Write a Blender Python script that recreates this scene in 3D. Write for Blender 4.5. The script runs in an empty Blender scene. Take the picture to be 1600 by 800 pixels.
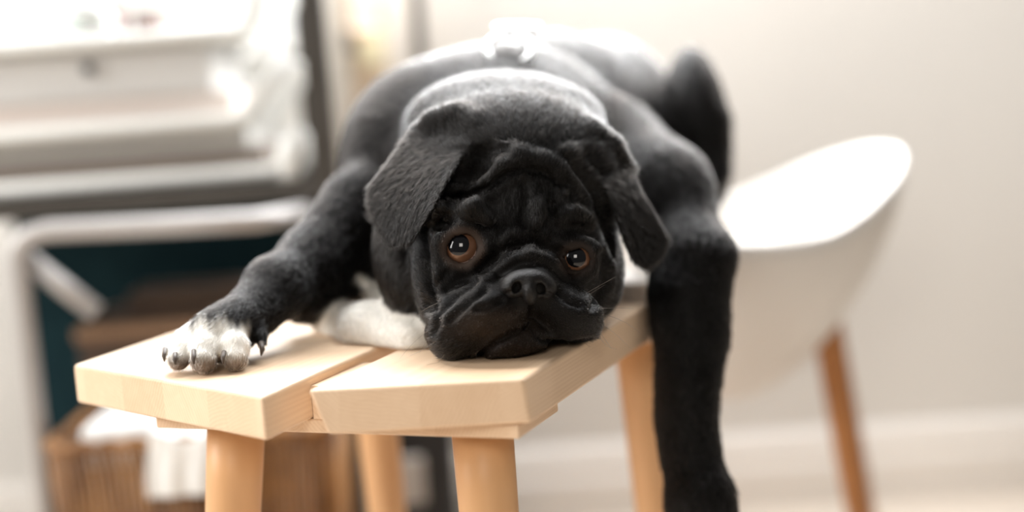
import bpy, bmesh, math, random
import numpy as np
from mathutils import Vector, Matrix
from math import sin, cos, pi, radians, atan, tan

random.seed(7); RNG = np.random.default_rng(7)
scn = bpy.context.scene

# ------------------------------------------------------------------ camera
FPX = 2222.0                       # 50 mm on a 36 mm sensor, 1600 px wide
TOP = 0.45                         # height of the bench top
PITCH = atan(270 / FPX); ROLL = radians(-4.0)
CAM = Vector((0, 0, TOP + 0.174))
ROT = Matrix.Rotation(pi/2 - PITCH, 3, 'X') @ Matrix.Rotation(ROLL, 3, 'Z')
cd = bpy.data.cameras.new('camera'); cam = bpy.data.objects.new('camera', cd)
scn.collection.objects.link(cam); scn.camera = cam
cam.matrix_world = Matrix.Translation(CAM) @ ROT.to_4x4()
cd.lens = 50.0; cd.sensor_width = 36.0; cd.clip_start = 0.02
cd.dof.use_dof = True; cd.dof.focus_distance = 0.912; cd.dof.aperture_fstop = 1.45

# ------------------------------------------------------------------ light
world = bpy.data.worlds.new('world'); scn.world = world; world.use_nodes = True
bg = world.node_tree.nodes['Background']
bg.inputs[0].default_value = (1.0, 0.97, 0.93, 1); bg.inputs[1].default_value = 0.13

def lamp(name, kind, loc, target, energy, color, size=None, size_y=None):
    l = bpy.data.lights.new(name, kind); o = bpy.data.objects.new(name, l)
    scn.collection.objects.link(o); l.energy = energy; l.color = color
    o.location = loc
    o.rotation_euler = (Vector(target) - Vector(loc)).to_track_quat('-Z', 'Y').to_euler()
    if size:
        l.shape = 'RECTANGLE'; l.size = size; l.size_y = size_y or size
    return o
sun = lamp('sun', 'SUN', (-1.6, 2.1, 2.7), (0, 0.95, 0.5), 2.3, (1.0, 0.97, 0.93)); sun.data.angle = radians(4)
lamp('back_rim_light', 'AREA', (0.02, 1.93, 1.10), (0.0, 1.2, 1.05), 52, (0.96, 0.98, 1.0), 1.35, 0.6)  # added rim lamp for sheen on the fur; the wall has no window here
lamp('overhead_softbox', 'AREA', (0.0, 1.60, 1.70), (0.05, 1.05, 0.5), 30, (0.97, 0.98, 1.0), 1.4, 0.5)  # added softbox overhead for fur highlights, not a roof opening
lamp('assumed_left_light', 'AREA', (-1.9, 0.75, 1.3), (1.1, 1.98, 0.36), 41, (1.0, 0.98, 0.96), 1.1, 1.1)  # bare area lamp for assumed daylight from the left; no window is built there
lamp('front_fill', 'AREA', (-0.25, -0.7, 1.35), (0.1, 1.0, 0.4), 9.5, (1.0, 0.94, 0.87), 0.6, 0.6)  # added softbox on the lens side, brightens the bench fronts

scn.view_settings.view_transform = 'Standard'; scn.view_settings.look = 'None'
scn.view_settings.exposure = 0.24; scn.view_settings.gamma = 1.0
scn.view_settings.use_curve_mapping = False

# ------------------------------------------------------------------ helpers
def at(px, py, d):
    """point seen at (px, py) of the 1600x800 photograph, d metres along the lens axis"""
    return CAM + ROT @ (Vector(((px - 800) / FPX, -(py - 400) / FPX, -1.0)) * d)
def on_plane(px, py, z):
    v = ROT @ Vector(((px - 800) / FPX, -(py - 400) / FPX, -1.0)); return CAM + v * ((z - CAM.z) / v.z)

def zat(px, py, y):                              # the point of the plane Y=y seen at a pixel
    v = ROT @ Vector(((px-800)/FPX, -(py-400)/FPX, -1.0)); p = CAM + v*((y-CAM.y)/v.y); return p

def empty(name, loc, label, cat, group=None, rotz=0):
    o = bpy.data.objects.new(name, None); scn.collection.objects.link(o)
    o.location = loc; o.rotation_euler = (0, 0, rotz); o.empty_display_size = 0.05
    o['label'] = label; o['category'] = cat
    if group: o['group'] = group
    return o
def tag(o, label, cat, group=None, kind=None):
    o['label'] = label; o['category'] = cat
    if group: o['group'] = group
    if kind: o['kind'] = kind
    return o
def obj(name, bm, mats, parent=None, smooth=False, bevel=0, world_space=True):
    me = bpy.data.meshes.new(name)
    bmesh.ops.recalc_face_normals(bm, faces=bm.faces[:]); bm.to_mesh(me); bm.free()
    for m in (mats if isinstance(mats, (list, tuple)) else [mats]): me.materials.append(m)
    if smooth: me.polygons.foreach_set('use_smooth', [True] * len(me.polygons))
    o = bpy.data.objects.new(name, me); scn.collection.objects.link(o)
    if parent:
        o.parent = parent
        if world_space:
            M = Matrix.Translation(parent.location) @ Matrix.Rotation(parent.rotation_euler.z, 4, 'Z')
            pp = parent
            while pp.parent:
                pp = pp.parent
                M = Matrix.Translation(pp.location) @ Matrix.Rotation(pp.rotation_euler.z, 4, 'Z') @ M
            me.transform(M.inverted())
    if bevel:
        b = o.modifiers.new('bevel', 'BEVEL'); b.width = bevel; b.segments = 3; b.limit_method = 'ANGLE'; b.angle_limit = radians(25)
        me.polygons.foreach_set('use_smooth', [True] * len(me.polygons))
        w = o.modifiers.new('wn', 'WEIGHTED_NORMAL')
    return o
def struct(name, bm, m, **k):
    o = obj(name, bm, m, **k); o['kind'] = 'structure'; return o
def box(bm, x0, x1, y0, y1, z0, z1):
    v = [bm.verts.new(p) for p in ((x0,y0,z0),(x1,y0,z0),(x1,y1,z0),(x0,y1,z0),(x0,y0,z1),(x1,y0,z1),(x1,y1,z1),(x0,y1,z1))]
    for f in ((0,3,2,1),(4,5,6,7),(0,1,5,4),(1,2,6,5),(2,3,7,6),(3,0,4,7)): bm.faces.new([v[i] for i in f])
    return bm
def prism(bm, top, bot):
    """closed solid between two polygons with equal numbers of points"""
    n = len(top); a = [bm.verts.new(p) for p in top]; b = [bm.verts.new(p) for p in bot]
    bm.faces.new(a); bm.faces.new(b[::-1])
    for i in range(n): bm.faces.new((a[i], b[i], b[(i+1) % n], a[(i+1) % n]))
    return bm
def tube(bm, pts, rad, n=12, closed=False):
    pts = [Vector(p) for p in pts]
    rad = rad if isinstance(rad, (list, tuple)) else [rad] * len(pts)
    rings = []; prev = None; N = len(pts)
    for i, p in enumerate(pts):
        if closed: t = pts[(i+1) % N] - pts[i-1]
        else: t = pts[min(i+1, N-1)] - pts[max(i-1, 0)]
        t.normalize()
        if prev is None:
            prev = t.cross(Vector((0,0,1)))
            if prev.length < 1e-3: prev = t.cross(Vector((0,1,0)))
        s = (prev - t * prev.dot(t)).normalized(); prev = s; u = t.cross(s)
        rings.append([bm.verts.new(p + (s*cos(2*pi*k/n) + u*sin(2*pi*k/n)) * rad[i]) for k in range(n)])
    for i in range(N if closed else N-1):
        a, b = rings[i], rings[(i+1) % N]
        for k in range(n): bm.faces.new((a[k], a[(k+1) % n], b[(k+1) % n], b[k]))
    if not closed:
        bm.faces.new(rings[0][::-1]); bm.faces.new(rings[-1])
    return bm
def lathe(bm, prof, c, n=32):
    rings = []
    for r, z in prof:
        rings.append([bm.verts.new((c[0] + r*cos(2*pi*k/n), c[1] + r*sin(2*pi*k/n), c[2] + z)) for k in range(n)] if r > 1e-5 else [bm.verts.new((c[0], c[1], c[2]+z))])
    for a, b in zip(rings, rings[1:]):
        for k in range(n):
            k2 = (k+1) % n
            if len(a) == 1 and len(b) == 1: continue
            if len(a) == 1: bm.faces.new((a[0], b[k], b[k2]))
            elif len(b) == 1: bm.faces.new((a[k], b[0], a[k2]))
            else: bm.faces.new((a[k], a[k2], b[k2], b[k]))
    return bm

# ------------------------------------------------------------------ materials
def mat(name, color, rough=0.6, metal=0, spec=0.5, **kw):
    m = bpy.data.materials.new(name); m.use_nodes = True
    b = m.node_tree.nodes['Principled BSDF']
    b.inputs['Base Color'].default_value = (*color, 1); b.inputs['Roughness'].default_value = rough
    b.inputs['Metallic'].default_value = metal; b.inputs['Specular IOR Level'].default_value = spec
    for k, v in kw.items(): b.inputs[k.replace('_', ' ')].default_value = v
    return m
def noisy(name, c1, c2, scale=8, stretch=(1,1,1), rough=0.6, bump=0.0, detail=4, spec=0.4, distort=0.0):
    m = mat(name, c1, rough, spec=spec); nt = m.node_tree; b = nt.nodes['Principled BSDF']
    tc = nt.nodes.new('ShaderNodeTexCoord'); mp = nt.nodes.new('ShaderNodeMapping'); mp.inputs['Scale'].default_value = stretch
    n = nt.nodes.new('ShaderNodeTexNoise'); n.inputs['Scale'].default_value = scale; n.inputs['Detail'].default_value = detail; n.inputs['Distortion'].default_value = distort
    r = nt.nodes.new('ShaderNodeValToRGB'); r.color_ramp.elements[0].color = (*c1, 1); r.color_ramp.elements[1].color = (*c2, 1)
    r.color_ramp.elements[0].position = 0.3; r.color_ramp.elements[1].position = 0.7
    L = nt.links.new
    L(tc.outputs['Object'], mp.inputs[0]); L(mp.outputs[0], n.inputs['Vector']); L(n.outputs['Fac'], r.inputs[0]); L(r.outputs[0], b.inputs['Base Color'])
    if bump:
        bp = nt.nodes.new('ShaderNodeBump'); bp.inputs['Strength'].default_value = bump; bp.inputs['Distance'].default_value = 0.002
        L(n.outputs['Fac'], bp.inputs['Height']); L(bp.outputs[0], b.inputs['Normal'])
    return m
def beech(name, base=(0.79, 0.595, 0.415), dark=(0.64, 0.44, 0.28), stave=0.046, axis='U'):
    """light beech glued from staves; object x runs across, y along the grain"""
    m = mat(name, base, 0.42, spec=0.35); nt = m.node_tree; b = nt.nodes['Principled BSDF']; L = nt.links.new
    N = nt.nodes.new
    tc = N('ShaderNodeTexCoord'); sep = N('ShaderNodeSeparateXYZ'); L(tc.outputs['Object'], sep.inputs[0])
    dv = N('ShaderNodeMath'); dv.operation = 'DIVIDE'; dv.inputs[1].default_value = stave; L(sep.outputs['X'], dv.inputs[0])
    fl = N('ShaderNodeMath'); fl.operation = 'FLOOR'; L(dv.outputs[0], fl.inputs[0])
    wn = N('ShaderNodeTexWhiteNoise'); wn.noise_dimensions = '1D'; L(fl.outputs[0], wn.inputs['W'])
    # grain, shifted per stave
    cx = N('ShaderNodeCombineXYZ'); L(wn.outputs['Value'], cx.inputs['Z'])
    sc = N('ShaderNodeVectorMath'); sc.operation = 'SCALE'; sc.inputs['Scale'].default_value = 3.0; L(cx.outputs[0], sc.inputs[0])
    ad = N('ShaderNodeVectorMath'); ad.operation = 'ADD'; L(tc.outputs['Object'], ad.inputs[0]); L(sc.outputs[0], ad.inputs[1])
    mp = N('ShaderNodeMapping'); mp.inputs['Scale'].default_value = (1, 0.06, 1); L(ad.outputs[0], mp.inputs[0])
    n1 = N('ShaderNodeTexNoise'); n1.inputs['Scale'].default_value = 70; n1.inputs['Detail'].default_value = 3; n1.inputs['Distortion'].default_value = 1.5; L(mp.outputs[0], n1.inputs['Vector'])
    wv = N('ShaderNodeTexWave'); wv.inputs['Scale'].default_value = 130; wv.inputs['Distortion'].default_value = 6; wv.inputs['Detail'].default_value = 2; wv.inputs['Detail Scale'].default_value = 0.5
    mr = N('ShaderNodeVectorRotate'); mr.inputs['Axis'].default_value = (0, 1, 0)
    ang = N('ShaderNodeMath'); ang.operation = 'MULTIPLY'; ang.inputs[1].default_value = 3.0; L(wn.outputs['Value'], ang.inputs[0])
    L(mp.outputs[0], mr.inputs['Vector']); L(ang.outputs[0], mr.inputs['Angle']); L(mr.outputs[0], wv.inputs['Vector'])
    mx = N('ShaderNodeMath'); mx.operation = 'MULTIPLY_ADD'; mx.inputs[1].default_value = 0.24; L(wv.outputs['Fac'], mx.inputs[0])
    h = N('ShaderNodeMath'); h.operation = 'MULTIPLY'; h.inputs[1].default_value = 0.5; L(n1.outputs['Fac'], h.inputs[0]); L(h.outputs[0], mx.inputs[2])
    a2 = N('ShaderNodeMath'); a2.operation = 'MULTIPLY_ADD'; a2.inputs[1].default_value = 0.45; L(wn.outputs['Value'], a2.inputs[0]); L(mx.outputs[0], a2.inputs[2])
    r = N('ShaderNodeValToRGB'); r.color_ramp.elements[0].color = (*base, 1); r.color_ramp.elements[1].color = (*dark, 1)
    r.color_ramp.elements[0].position = 0.25; r.color_ramp.elements[1].position = 1.0
    L(a2.outputs[0], r.inputs[0]); L(r.outputs[0], b.inputs['Base Color'])
    return m

M = {}
M['beech'] = beech('beech')
M['beech_leg'] = noisy('beech_leg', (0.70,0.42,0.22), (0.60,0.34,0.16), 30, (1,1,0.06), 0.45)
M['wall'] = noisy('wall_paint', (0.71,0.68,0.635), (0.73,0.70,0.655), 3, rough=0.85)
M['base'] = mat('baseboard_paint', (0.80,0.75,0.69), 0.55)
M['floor'] = noisy('pale_floor', (0.62,0.54,0.455), (0.56,0.48,0.40), 6, (0.15,1,1), 0.5)
M['rack'] = noisy('taupe_metal', (0.040,0.034,0.027), (0.050,0.043,0.035), 20, rough=0.45)
M['tray'] = mat('white_plastic', (0.66,0.66,0.63), 0.75, spec=0.2)
M['traygrey'] = mat('grey_plastic', (0.50,0.49,0.46), 0.5)
M['paper'] = noisy('paper_stack', (0.62,0.52,0.46), (0.72,0.66,0.62), 14, (0.3,1,30), 0.8)
M['darkpaper'] = noisy('dark_paper_stack', (0.16,0.13,0.11), (0.26,0.22,0.19), 14, (0.3,1,30), 0.8)
M['paperw'] = noisy('white_paper', (0.50,0.49,0.475), (0.57,0.56,0.54), 9, (0.3,1,20), 0.8)
M['brownbox'] = mat('brown_cardboard', (0.16,0.10,0.085), 0.7)
M['glass'] = mat('glass', (0.95,1.0,0.97), 0.03, Transmission_Weight=1.0, IOR=1.45)
M['alu'] = mat('brushed_aluminium', (0.42,0.40,0.385), 0.45, metal=0.4)
M['teal'] = noisy('dark_teal_fabric', (0.006,0.022,0.028), (0.010,0.032,0.038), 40, rough=0.9, spec=0.15)
M['trunk'] = noisy('dark_wood', (0.045,0.026,0.016), (0.09,0.052,0.03), 14, (1,0.2,1), 0.5)
M['trunkedge'] = noisy('worn_wood_edge', (0.20,0.11,0.06), (0.30,0.18,0.10), 14, (0.2,1,1), 0.5)
M['wicker'] = noisy('wicker', (0.11,0.045,0.014), (0.36,0.18,0.065), 40, (1,1,0.4), 0.4)
M['cloth'] = noisy('white_cotton', (0.84,0.85,0.83), (0.72,0.72,0.71), 14, rough=0.9, bump=0.4)
M['redwood'] = noisy('reddish_wood', (0.16,0.065,0.032), (0.22,0.09,0.045), 12, (1,1,0.1), 0.5)
M['black'] = mat('black_leatherette', (0.006,0.006,0.007), 0.5)
M['greybox'] = mat('warm_grey_card', (0.42,0.38,0.34), 0.8)
M['shell'] = mat('white_shell', (0.68,0.645,0.60), 0.45, spec=0.3)
M['chairleg'] = noisy('oiled_wood', (0.46,0.20,0.065), (0.36,0.145,0.045), 20, (1,1,0.08), 0.4)
M['cream'] = noisy('cream_linen', (0.78,0.73,0.65), (0.72,0.66,0.58), 30, rough=0.9)
M['tan'] = mat('tan_canvas', (0.62,0.48,0.34), 0.8)
M['yellow'] = mat('pale_yellow_card', (0.78,0.70,0.46), 0.8)
M['brown'] = mat('brown_leather', (0.12,0.09,0.06), 0.6)
M['chrome'] = mat('chrome', (0.92,0.92,0.90), 0.3, metal=1.0)
M['black_strap'] = mat('black_webbing', (0.012,0.012,0.012), 0.7)

# ------------------------------------------------------------------ room
WY = 1.98
bm = bmesh.new(); box(bm, -1.9, 2.6, WY, WY+0.1, 0, 2.5); struct('wall_back', bm, M['wall'])
bm = bmesh.new(); box(bm, -2.4, 2.6, -0.8, WY+0.1, -0.05, 0); struct('floor', bm, M['floor'])
bm = bmesh.new()
prof = [(0,0),(0.018,0),(0.018,0.058),(0.013,0.066),(0.013,0.088),(0.008,0.098),(0.004,0.104),(0,0.106)]
prism(bm, [(-1.9, WY-a, z) for a, z in prof], [(2.6, WY-a, z) for a, z in prof]); struct('baseboard_back', bm, M['base'])

wx0, wx1, wz0, wz1 = -1.75, zat(478, 40, WY).x, zat(240, 62, WY).z, 1.9
M['frame'] = mat('white_frame_paint', (0.85,0.84,0.82), 0.4)
m = bpy.data.materials.new('bright_sky_pane'); m.use_nodes = True; b_ = m.node_tree.nodes['Principled BSDF']
b_.inputs['Base Color'].default_value = (0.3,0.3,0.31,1); b_.inputs['Emission Color'].default_value = (0.96,0.97,1.0,1); b_.inputs['Emission Strength'].default_value = 0.5
M['sky_pane'] = m
wroot = empty('window_1', ((wx0+wx1)/2, WY-0.02, wz0), 'bright window behind the rack at upper left', 'window'); wroot['kind'] = 'structure'
bm = bmesh.new(); box(bm, wx0, wx1, WY-0.012, WY-0.001, wz0, wz1); obj('window_pane', bm, M['sky_pane'], wroot)
bm = bmesh.new()
for a_ in ((wx0-0.03, wx1+0.03, wz0-0.03, wz0), (wx0-0.03, wx1+0.03, wz1, wz1+0.03), (wx0-0.03, wx0, wz0, wz1), (wx1, wx1+0.03, wz0, wz1)):
    box(bm, a_[0], a_[1], WY-0.03, WY-0.001, a_[2], a_[3])
obj('window_frame', bm, M['frame'], wroot)

# ------------------------------------------------------------------ bench
A = radians(22.0)                                     # the bench runs away to the right
uu = Vector((sin(A), cos(A), 0)); vv = Vector((cos(A), -sin(A), 0))
bench = empty('wooden_bench', (0, 0, 0), 'light beech bench with a split two-plank seat, under the black pug', 'bench', rotz=-A)
def loc(px, py):
    p = on_plane(px, py, TOP); return Vector((p.dot(vv), p.dot(uu)))
LA, LB, RA, RB = loc(114,570), loc(410,620), loc(480,610), loc(818,592)
LEN = 0.46; TH = 0.0272; ymid = 0.5*(LB.y+RA.y) + LEN/2
def far(p): return Vector((p.x, 2*ymid - p.y))
LA2 = Vector((LA.x+0.0, far(LA).y))
def plank(a, b, sh_a, sh_b):
    bm = bmesh.new()
    top = [(a.x,a.y,TOP),(b.x,b.y,TOP),(b.x,far(b).y,TOP),(a.x,far(a).y,TOP)]
    bot = [(a.x+sh_a,a.y,TOP-TH),(b.x+sh_b,b.y,TOP-TH),(b.x+sh_b,far(b).y,TOP-TH),(a.x+sh_a,far(a).y,TOP-TH)]
    prism(bm, top, bot)
    return obj('seat_plank', bm, M['beech'], bench, bevel=0.0025, world_space=False)
plank(LA, LB, 0.0, 0.0); plank(RA, RB, 0.011, 0.003)
# cross battens, let into the planks at the gap
legs = []
for s, yb in ((0, 0.5*(LB.y+RA.y)+0.047), (1, 2*ymid - 0.5*(LB.y+RA.y)-0.047)):
    x0, x1 = -0.572, -0.313
    y0, y1 = (yb, yb+0.07) if s == 0 else (yb-0.07, yb)
    bm = bmesh.new(); box(bm, x0, x1, y0, y1, TOP-TH-0.0095, TOP-TH-0.0003)
    bt = obj('cross_batten', bm, M['beech'], bench, bevel=0.0015, world_space=False)
    bm = bmesh.new(); box(bm, LB.x+0.0004, RA.x+0.0096, y0, y1, TOP-TH-0.0003, TOP-0.006)
    tenon = obj('gap_block', bm, M['beech'], bench, world_space=False)
    for xt, xb in ((-0.532, -0.562), (-0.352, -0.326)) if s == 0 else ((-0.585, -0.600), (-0.338, -0.334)):
        bm = bmesh.new(); yc = 0.5*(y0+y1); yo = -0.05 if s == 0 else 0.05
        n = 10; pts = []; rr = []
        for i in range(n+1):
            t = i/n; pts.append((xt+(xb-xt)*t, yc+yo*t, (TOP-TH-0.0093)*(1-t))); rr.append(0.0196 - 0.006*t)
        tube(bm, pts, rr, 24); obj('leg', bm, M['beech_leg'], bench, smooth=True, world_space=False)

# ------------------------------------------------------------------ white chair behind
ch = at(1135, 480, 1.56); cx, cy = ch.x, ch.y
chair = empty('shell_chair', (cx, cy, 0), 'white shell chair with tapered wooden legs behind the bench by the wall', 'chair')
def bowl(bm, th):
    n, mm = 48, 14; outer = []; inner = []
    for j in range(mm+1):
        t = j/mm; ro, ri = [], []
        for k in range(n):
            a = 2*pi*k/n
            rim = 0.462 + 0.058*max(0, cos(a-0.35))**1.3 + 0.01*cos(2*a)
            prof_r = (0.03 + 0.18*math.sin(t*pi/2)**1.25) if t > 0 else 0.0
            z = 0.265 + (rim-0.265)*(1-cos(t*pi/2))**0.85
            rx = prof_r*(0.70+0.12*max(0, cos(a))*t); ry = prof_r*0.80
            ox = 0.026*t; ro.append((cx+ox+rx*cos(a), cy+ry*sin(a), z)); f = (prof_r-th)/max(prof_r,1e-4) if prof_r else 0
            ri.append((cx+ox+rx*f*cos(a), cy+ry*f*sin(a), z+th*(1-t)))
        outer.append([bm.verts.new(p) for p in ro] if t > 0 else [bm.verts.new((cx,cy,0.265))])
        inner.append([bm.verts.new(p) for p in ri] if t > 0 else [bm.verts.new((cx,cy,0.265+th))])
    for R in (outer, inner):
        for a, b in zip(R, R[1:]):
            for k in range(n):
                k2 = (k+1) % n
                if len(a) == 1: bm.faces.new((a[0], b[k], b[k2]))
                else: bm.faces.new((a[k], a[k2], b[k2], b[k]))
    for k in range(n):
        k2 = (k+1) % n; bm.faces.new((outer[-1][k], outer[-1][k2], inner[-1][k2], inner[-1][k]))
bm = bmesh.new(); bowl(bm, 0.012); obj('seat_shell', bm, M['shell'], chair, smooth=True)
bm = bmesh.new(); lathe(bm, [(0,0.0),(0.145,0.004),(0.155,0.018),(0.145,0.032),(0.09,0.044),(0,0.05)], (cx,cy,0.385), 40)
obj('seat_cushion', bm, M['shell'], chair, smooth=True)
for (tx, ty), (bx_, by_) in (((1288,485),(1345,815)), ((1085,520),(1068,815))):
    a = at(tx, ty, 1.54); b = at(bx_, by_, 1.54); d = (b-a).normalized(); e = a + d*(a.z/-d.z); up_ = (a-e).normalized()*0.03
    bm = bmesh.new(); tube(bm, [a+up_, a, (a+e)/2, e], [0.0165,0.0165,0.0150,0.011], 20); obj('leg', bm, M['chairleg'], chair, smooth=True)
    # rear pair, straight behind as seen from the bench
    f = lambda p, q: Vector((p.x*(p.y+q)/p.y, p.y+q, p.z))
    bm = bmesh.new(); tube(bm, [f(a, 0.08)+up_, f(a, 0.08), f((a+e)/2, 0.11), f(e, 0.15)], [0.0155,0.0155,0.0140,0.011], 20); obj('leg', bm, M['chairleg'], chair, smooth=True)

# ------------------------------------------------------------------ rack on the left
RD = 1.50
rackloc = at(500, 155, RD)
rack = empty('metal_rack', (rackloc.x, rackloc.y, 0), 'taupe metal rack holding white paper trays at the left', 'rack')
px0 = rackloc.x; ry = rackloc.y
xl = px0 - 0.62
RS = -0.05
for x, y in ((px0, ry), (xl, ry), (px0+RS, ry+0.30), (xl+RS, ry+0.30)):
    bm = bmesh.new(); box(bm, x-0.0125, x+0.0125, y-0.0105, y+0.0105, 0, 0.80); obj('post', bm, M['rack'], rack, bevel=0.001)
zr = zat(250, 314, ry).z
for y, dx in ((ry, 0), (ry+0.30, RS)):
    bm = bmesh.new(); box(bm, xl+0.0105+dx, px0-0.0105+dx, y-0.009, y+0.009, zr-0.009, zr+0.009); obj('rail', bm, M['rack'], rack, bevel=0.001)
for x in (xl, px0):
    bm = bmesh.new(); q_ = lambda z: [(x-0.009,ry+0.0105,z),(x+0.009,ry+0.0105,z),(x+0.009+RS,ry+0.2895,z),(x-0.009+RS,ry+0.2895,z)]; prism(bm, q_(zr+0.009), q_(zr-0.009)); obj('rail', bm, M['rack'], rack, bevel=0.001)
bm = bmesh.new(); box(bm, xl+0.012, px0-0.052, ry+0.010, ry+0.288, zr+0.0092, zr+0.013); obj('shelf_panel', bm, M['rack'], rack)

def tray(z, x0, x1, y0, y1, h, slope, label):
    """shallow desk tray: floor, thick front lip, right side sloping outwards, back"""
    r = empty('paper_tray', ((x0+x1)/2, (y0+y1)/2, z), label, 'tray', 'white trays stacked on the rack')
    t = 0.005
    bm = bmesh.new(); box(bm, x0, x1, y0, y1, z, z+t); obj('tray_floor', bm, M['tray'], r, bevel=0.001)
    bm = bmesh.new(); tube(bm, [(x0, y0, z+0.009), (x1-0.004, y0, z+0.009), (x1+0.01, y0, z+0.014), (x1+slope*0.55, y0, z+h*0.62), (x1+slope, y0, z+h)], [0.0075,0.0075,0.008,0.008,0.008], 12); obj('front_lip', bm, M['tray'], r, smooth=True)
    bm = bmesh.new(); prism(bm, [(x1-0.002,y0,z+t),(x1+slope,y0,z+h),(x1+slope,y1,z+h),(x1-0.002,y1,z+t)], [(x1+0.003,y0,z),(x1+slope+0.004,y0,z+h-0.002),(x1+slope+0.004,y1,z+h-0.002),(x1+0.003,y1,z)]); obj('side_panel', bm, M['tray'], r)
    bm = bmesh.new(); box(bm, x0, x1, y1-t, y1, z+t, z+h); obj('back_panel', bm, M['tray'], r)
    return r
ya, yb = ry+0.02, ry+0.27
z3 = zr + 0.0132; x3 = px0-0.060
tray(z3, xl+0.012, x3, ya, yb, 0.042, 0.022, 'white paper tray lowest in the stack, resting on the taupe rack shelf')
z2 = zat(200, 212, ya).z; x2 = zat(374, 190, ya).x
tray(z2, xl+0.012, x2, ya, yb, 0.068, 0.054, 'white paper tray in the middle of the stack, a pinkish paper pile inside')
z1 = zat(200, 74, ya).z; x1 = zat(378, 60, ya).x
tray(z1, xl+0.012, x1, ya, yb, 0.080, 0.036, 'white paper tray at the top of the stack, under the glass jar')
def slab(name, m, x0, x1, y0, y1, z0, z1, label, cat, group=None, bevel=0.001):
    bm = bmesh.new(); box(bm, x0, x1, y0, y1, z0, z1); o = obj(name, bm, m, bevel=bevel); o['label'] = label; o['category'] = cat
    if group: o['group'] = group
    return o
slab('paper_pile', M['darkpaper'], xl+0.03, x3-0.01, ya+0.02, yb-0.01, z3+0.0052, z3+0.036, 'dark pile of papers in the lowest white tray', 'papers')
slab('paper_pile', M['traygrey'], xl+0.03, x3-0.03, ya+0.03, yb-0.02, z3+0.0362, z2-0.0005, 'grey folder pile filling the space over the dark papers in the lowest tray', 'papers')
slab('paper_pile', M['paper'], xl+0.03, x2-0.01, ya+0.025, yb-0.01, z2+0.0052, z2+0.040, 'pinkish pile of papers in the middle white tray', 'papers')
slab('document_box', M['paperw'], xl+0.03, x2-0.03, ya+0.02, yb-0.02, z2+0.0402, z1-0.0005, 'pale grey document box on the pinkish papers in the middle tray', 'box', bevel=0.003)
slab('paper_pile', M['paperw'], xl+0.03, x1-0.01, ya+0.04, yb-0.01, z1+0.0052, z1+0.016, 'white pile of papers in the top tray, under jar and brown box', 'papers')
zt1 = z1+0.0162
p = zat(160, 40, ya+0.17); slab('cardboard_box', M['brownbox'], p.x-0.030, p.x+0.022, ya+0.14, ya+0.20, zt1, zat(160,3,ya+0.14).z, 'small brown box behind the glass jar on the top tray', 'box')
p = zat(232, 30, ya+0.19); slab('cardboard_box', M['brownbox'], p.x-0.014, p.x+0.014, ya+0.17, ya+0.21, zt1, zat(238,20,ya+0.17).z, 'tiny brown box right of the glass jar, beside the larger brown box', 'box')
p = zat(145, 60, ya+0.09)
jar = empty('glass_jar', (p.x, ya+0.09, zt1), 'clear glass jar with a white lid on the top paper tray', 'jar')
bm = bmesh.new(); lathe(bm, [(0,0),(0.024,0),(0.027,0.004),(0.027,0.020),(0.022,0.025),(0.020,0.025),(0.024,0.019),(0.024,0.005),(0,0.004)], (p.x, ya+0.09, zt1)); obj('jar_body', bm, M['glass'], jar, smooth=True)
bm = bmesh.new(); lathe(bm, [(0,0),(0.021,0),(0.021,0.012),(0.019,0.014),(0,0.014)], (p.x, ya+0.09, zt1+0.0252)); obj('lid', bm, M['tray'], jar, smooth=True)
p = zat(92, 34, ya+0.06); bm = bmesh.new()
stack = empty('glass_bottle', (p.x, ya+0.06, zt1), 'small clear bottle left of the glass jar on the top tray', 'bottle')
lathe(bm, [(0,0),(0.012,0),(0.014,0.003),(0.014,0.030),(0.006,0.040),(0.006,0.052),(0.004,0.052),(0.004,0.039),(0.012,0.029),(0.012,0.004),(0,0.003)], (p.x, ya+0.06, zt1), 24); obj('bottle_body', bm, M['glass'], stack, smooth=True)
bm = bmesh.new(); lathe(bm, [(0,0),(0.0075,0),(0.0075,0.012),(0,0.012)], (p.x, ya+0.06, zt1+0.0522), 20); obj('cap', bm, M['chrome'], stack, smooth=True)
p = zat(62, 62, ya+0.06); slab('card_box', M['tray'], p.x-0.022, p.x+0.020, ya+0.045, ya+0.075, zt1, zt1+0.014, 'flat white box at the left end of the top tray', 'box')
# white clip standing on the shelf end by the post
p = zat(458, 232, ry+0.012)
cl = empty('white_bottle', (p.x+0.003, ry+0.006, zr+0.0132), 'small white bottle leaning at the rack post end of the shelf', 'bottle')
bm = bmesh.new(); tube(bm, [(p.x-0.004, ry+0.006, zr+0.0135), (p.x-0.003, ry+0.006, zr+0.03), (p.x+0.004, ry+0.006, zr+0.050), (p.x+0.008, ry+0.006, zr+0.060)], [0.010,0.013,0.012,0.006], 16); obj('bottle_body', bm, M['tray'], cl, smooth=True)
bm = bmesh.new(); tube(bm, [(p.x+0.008, ry+0.006, zr+0.0601), (p.x+0.010, ry+0.006, zr+0.067)], 0.007, 16); obj('cap', bm, M['tray'], cl, smooth=True)
# dark round handle hanging on the box front
p = zat(139, 108, ya+0.018); bm = bmesh.new()
bmesh.ops.create_uvsphere(bm, u_segments=16, v_segments=10, radius=0.0065, matrix=Matrix.Translation((p.x, ya+0.0135, p.z)))
tag(obj('round_knob', bm, M['black'], smooth=True), 'small dark round knob on the front of the pale document box', 'knob')

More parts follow.
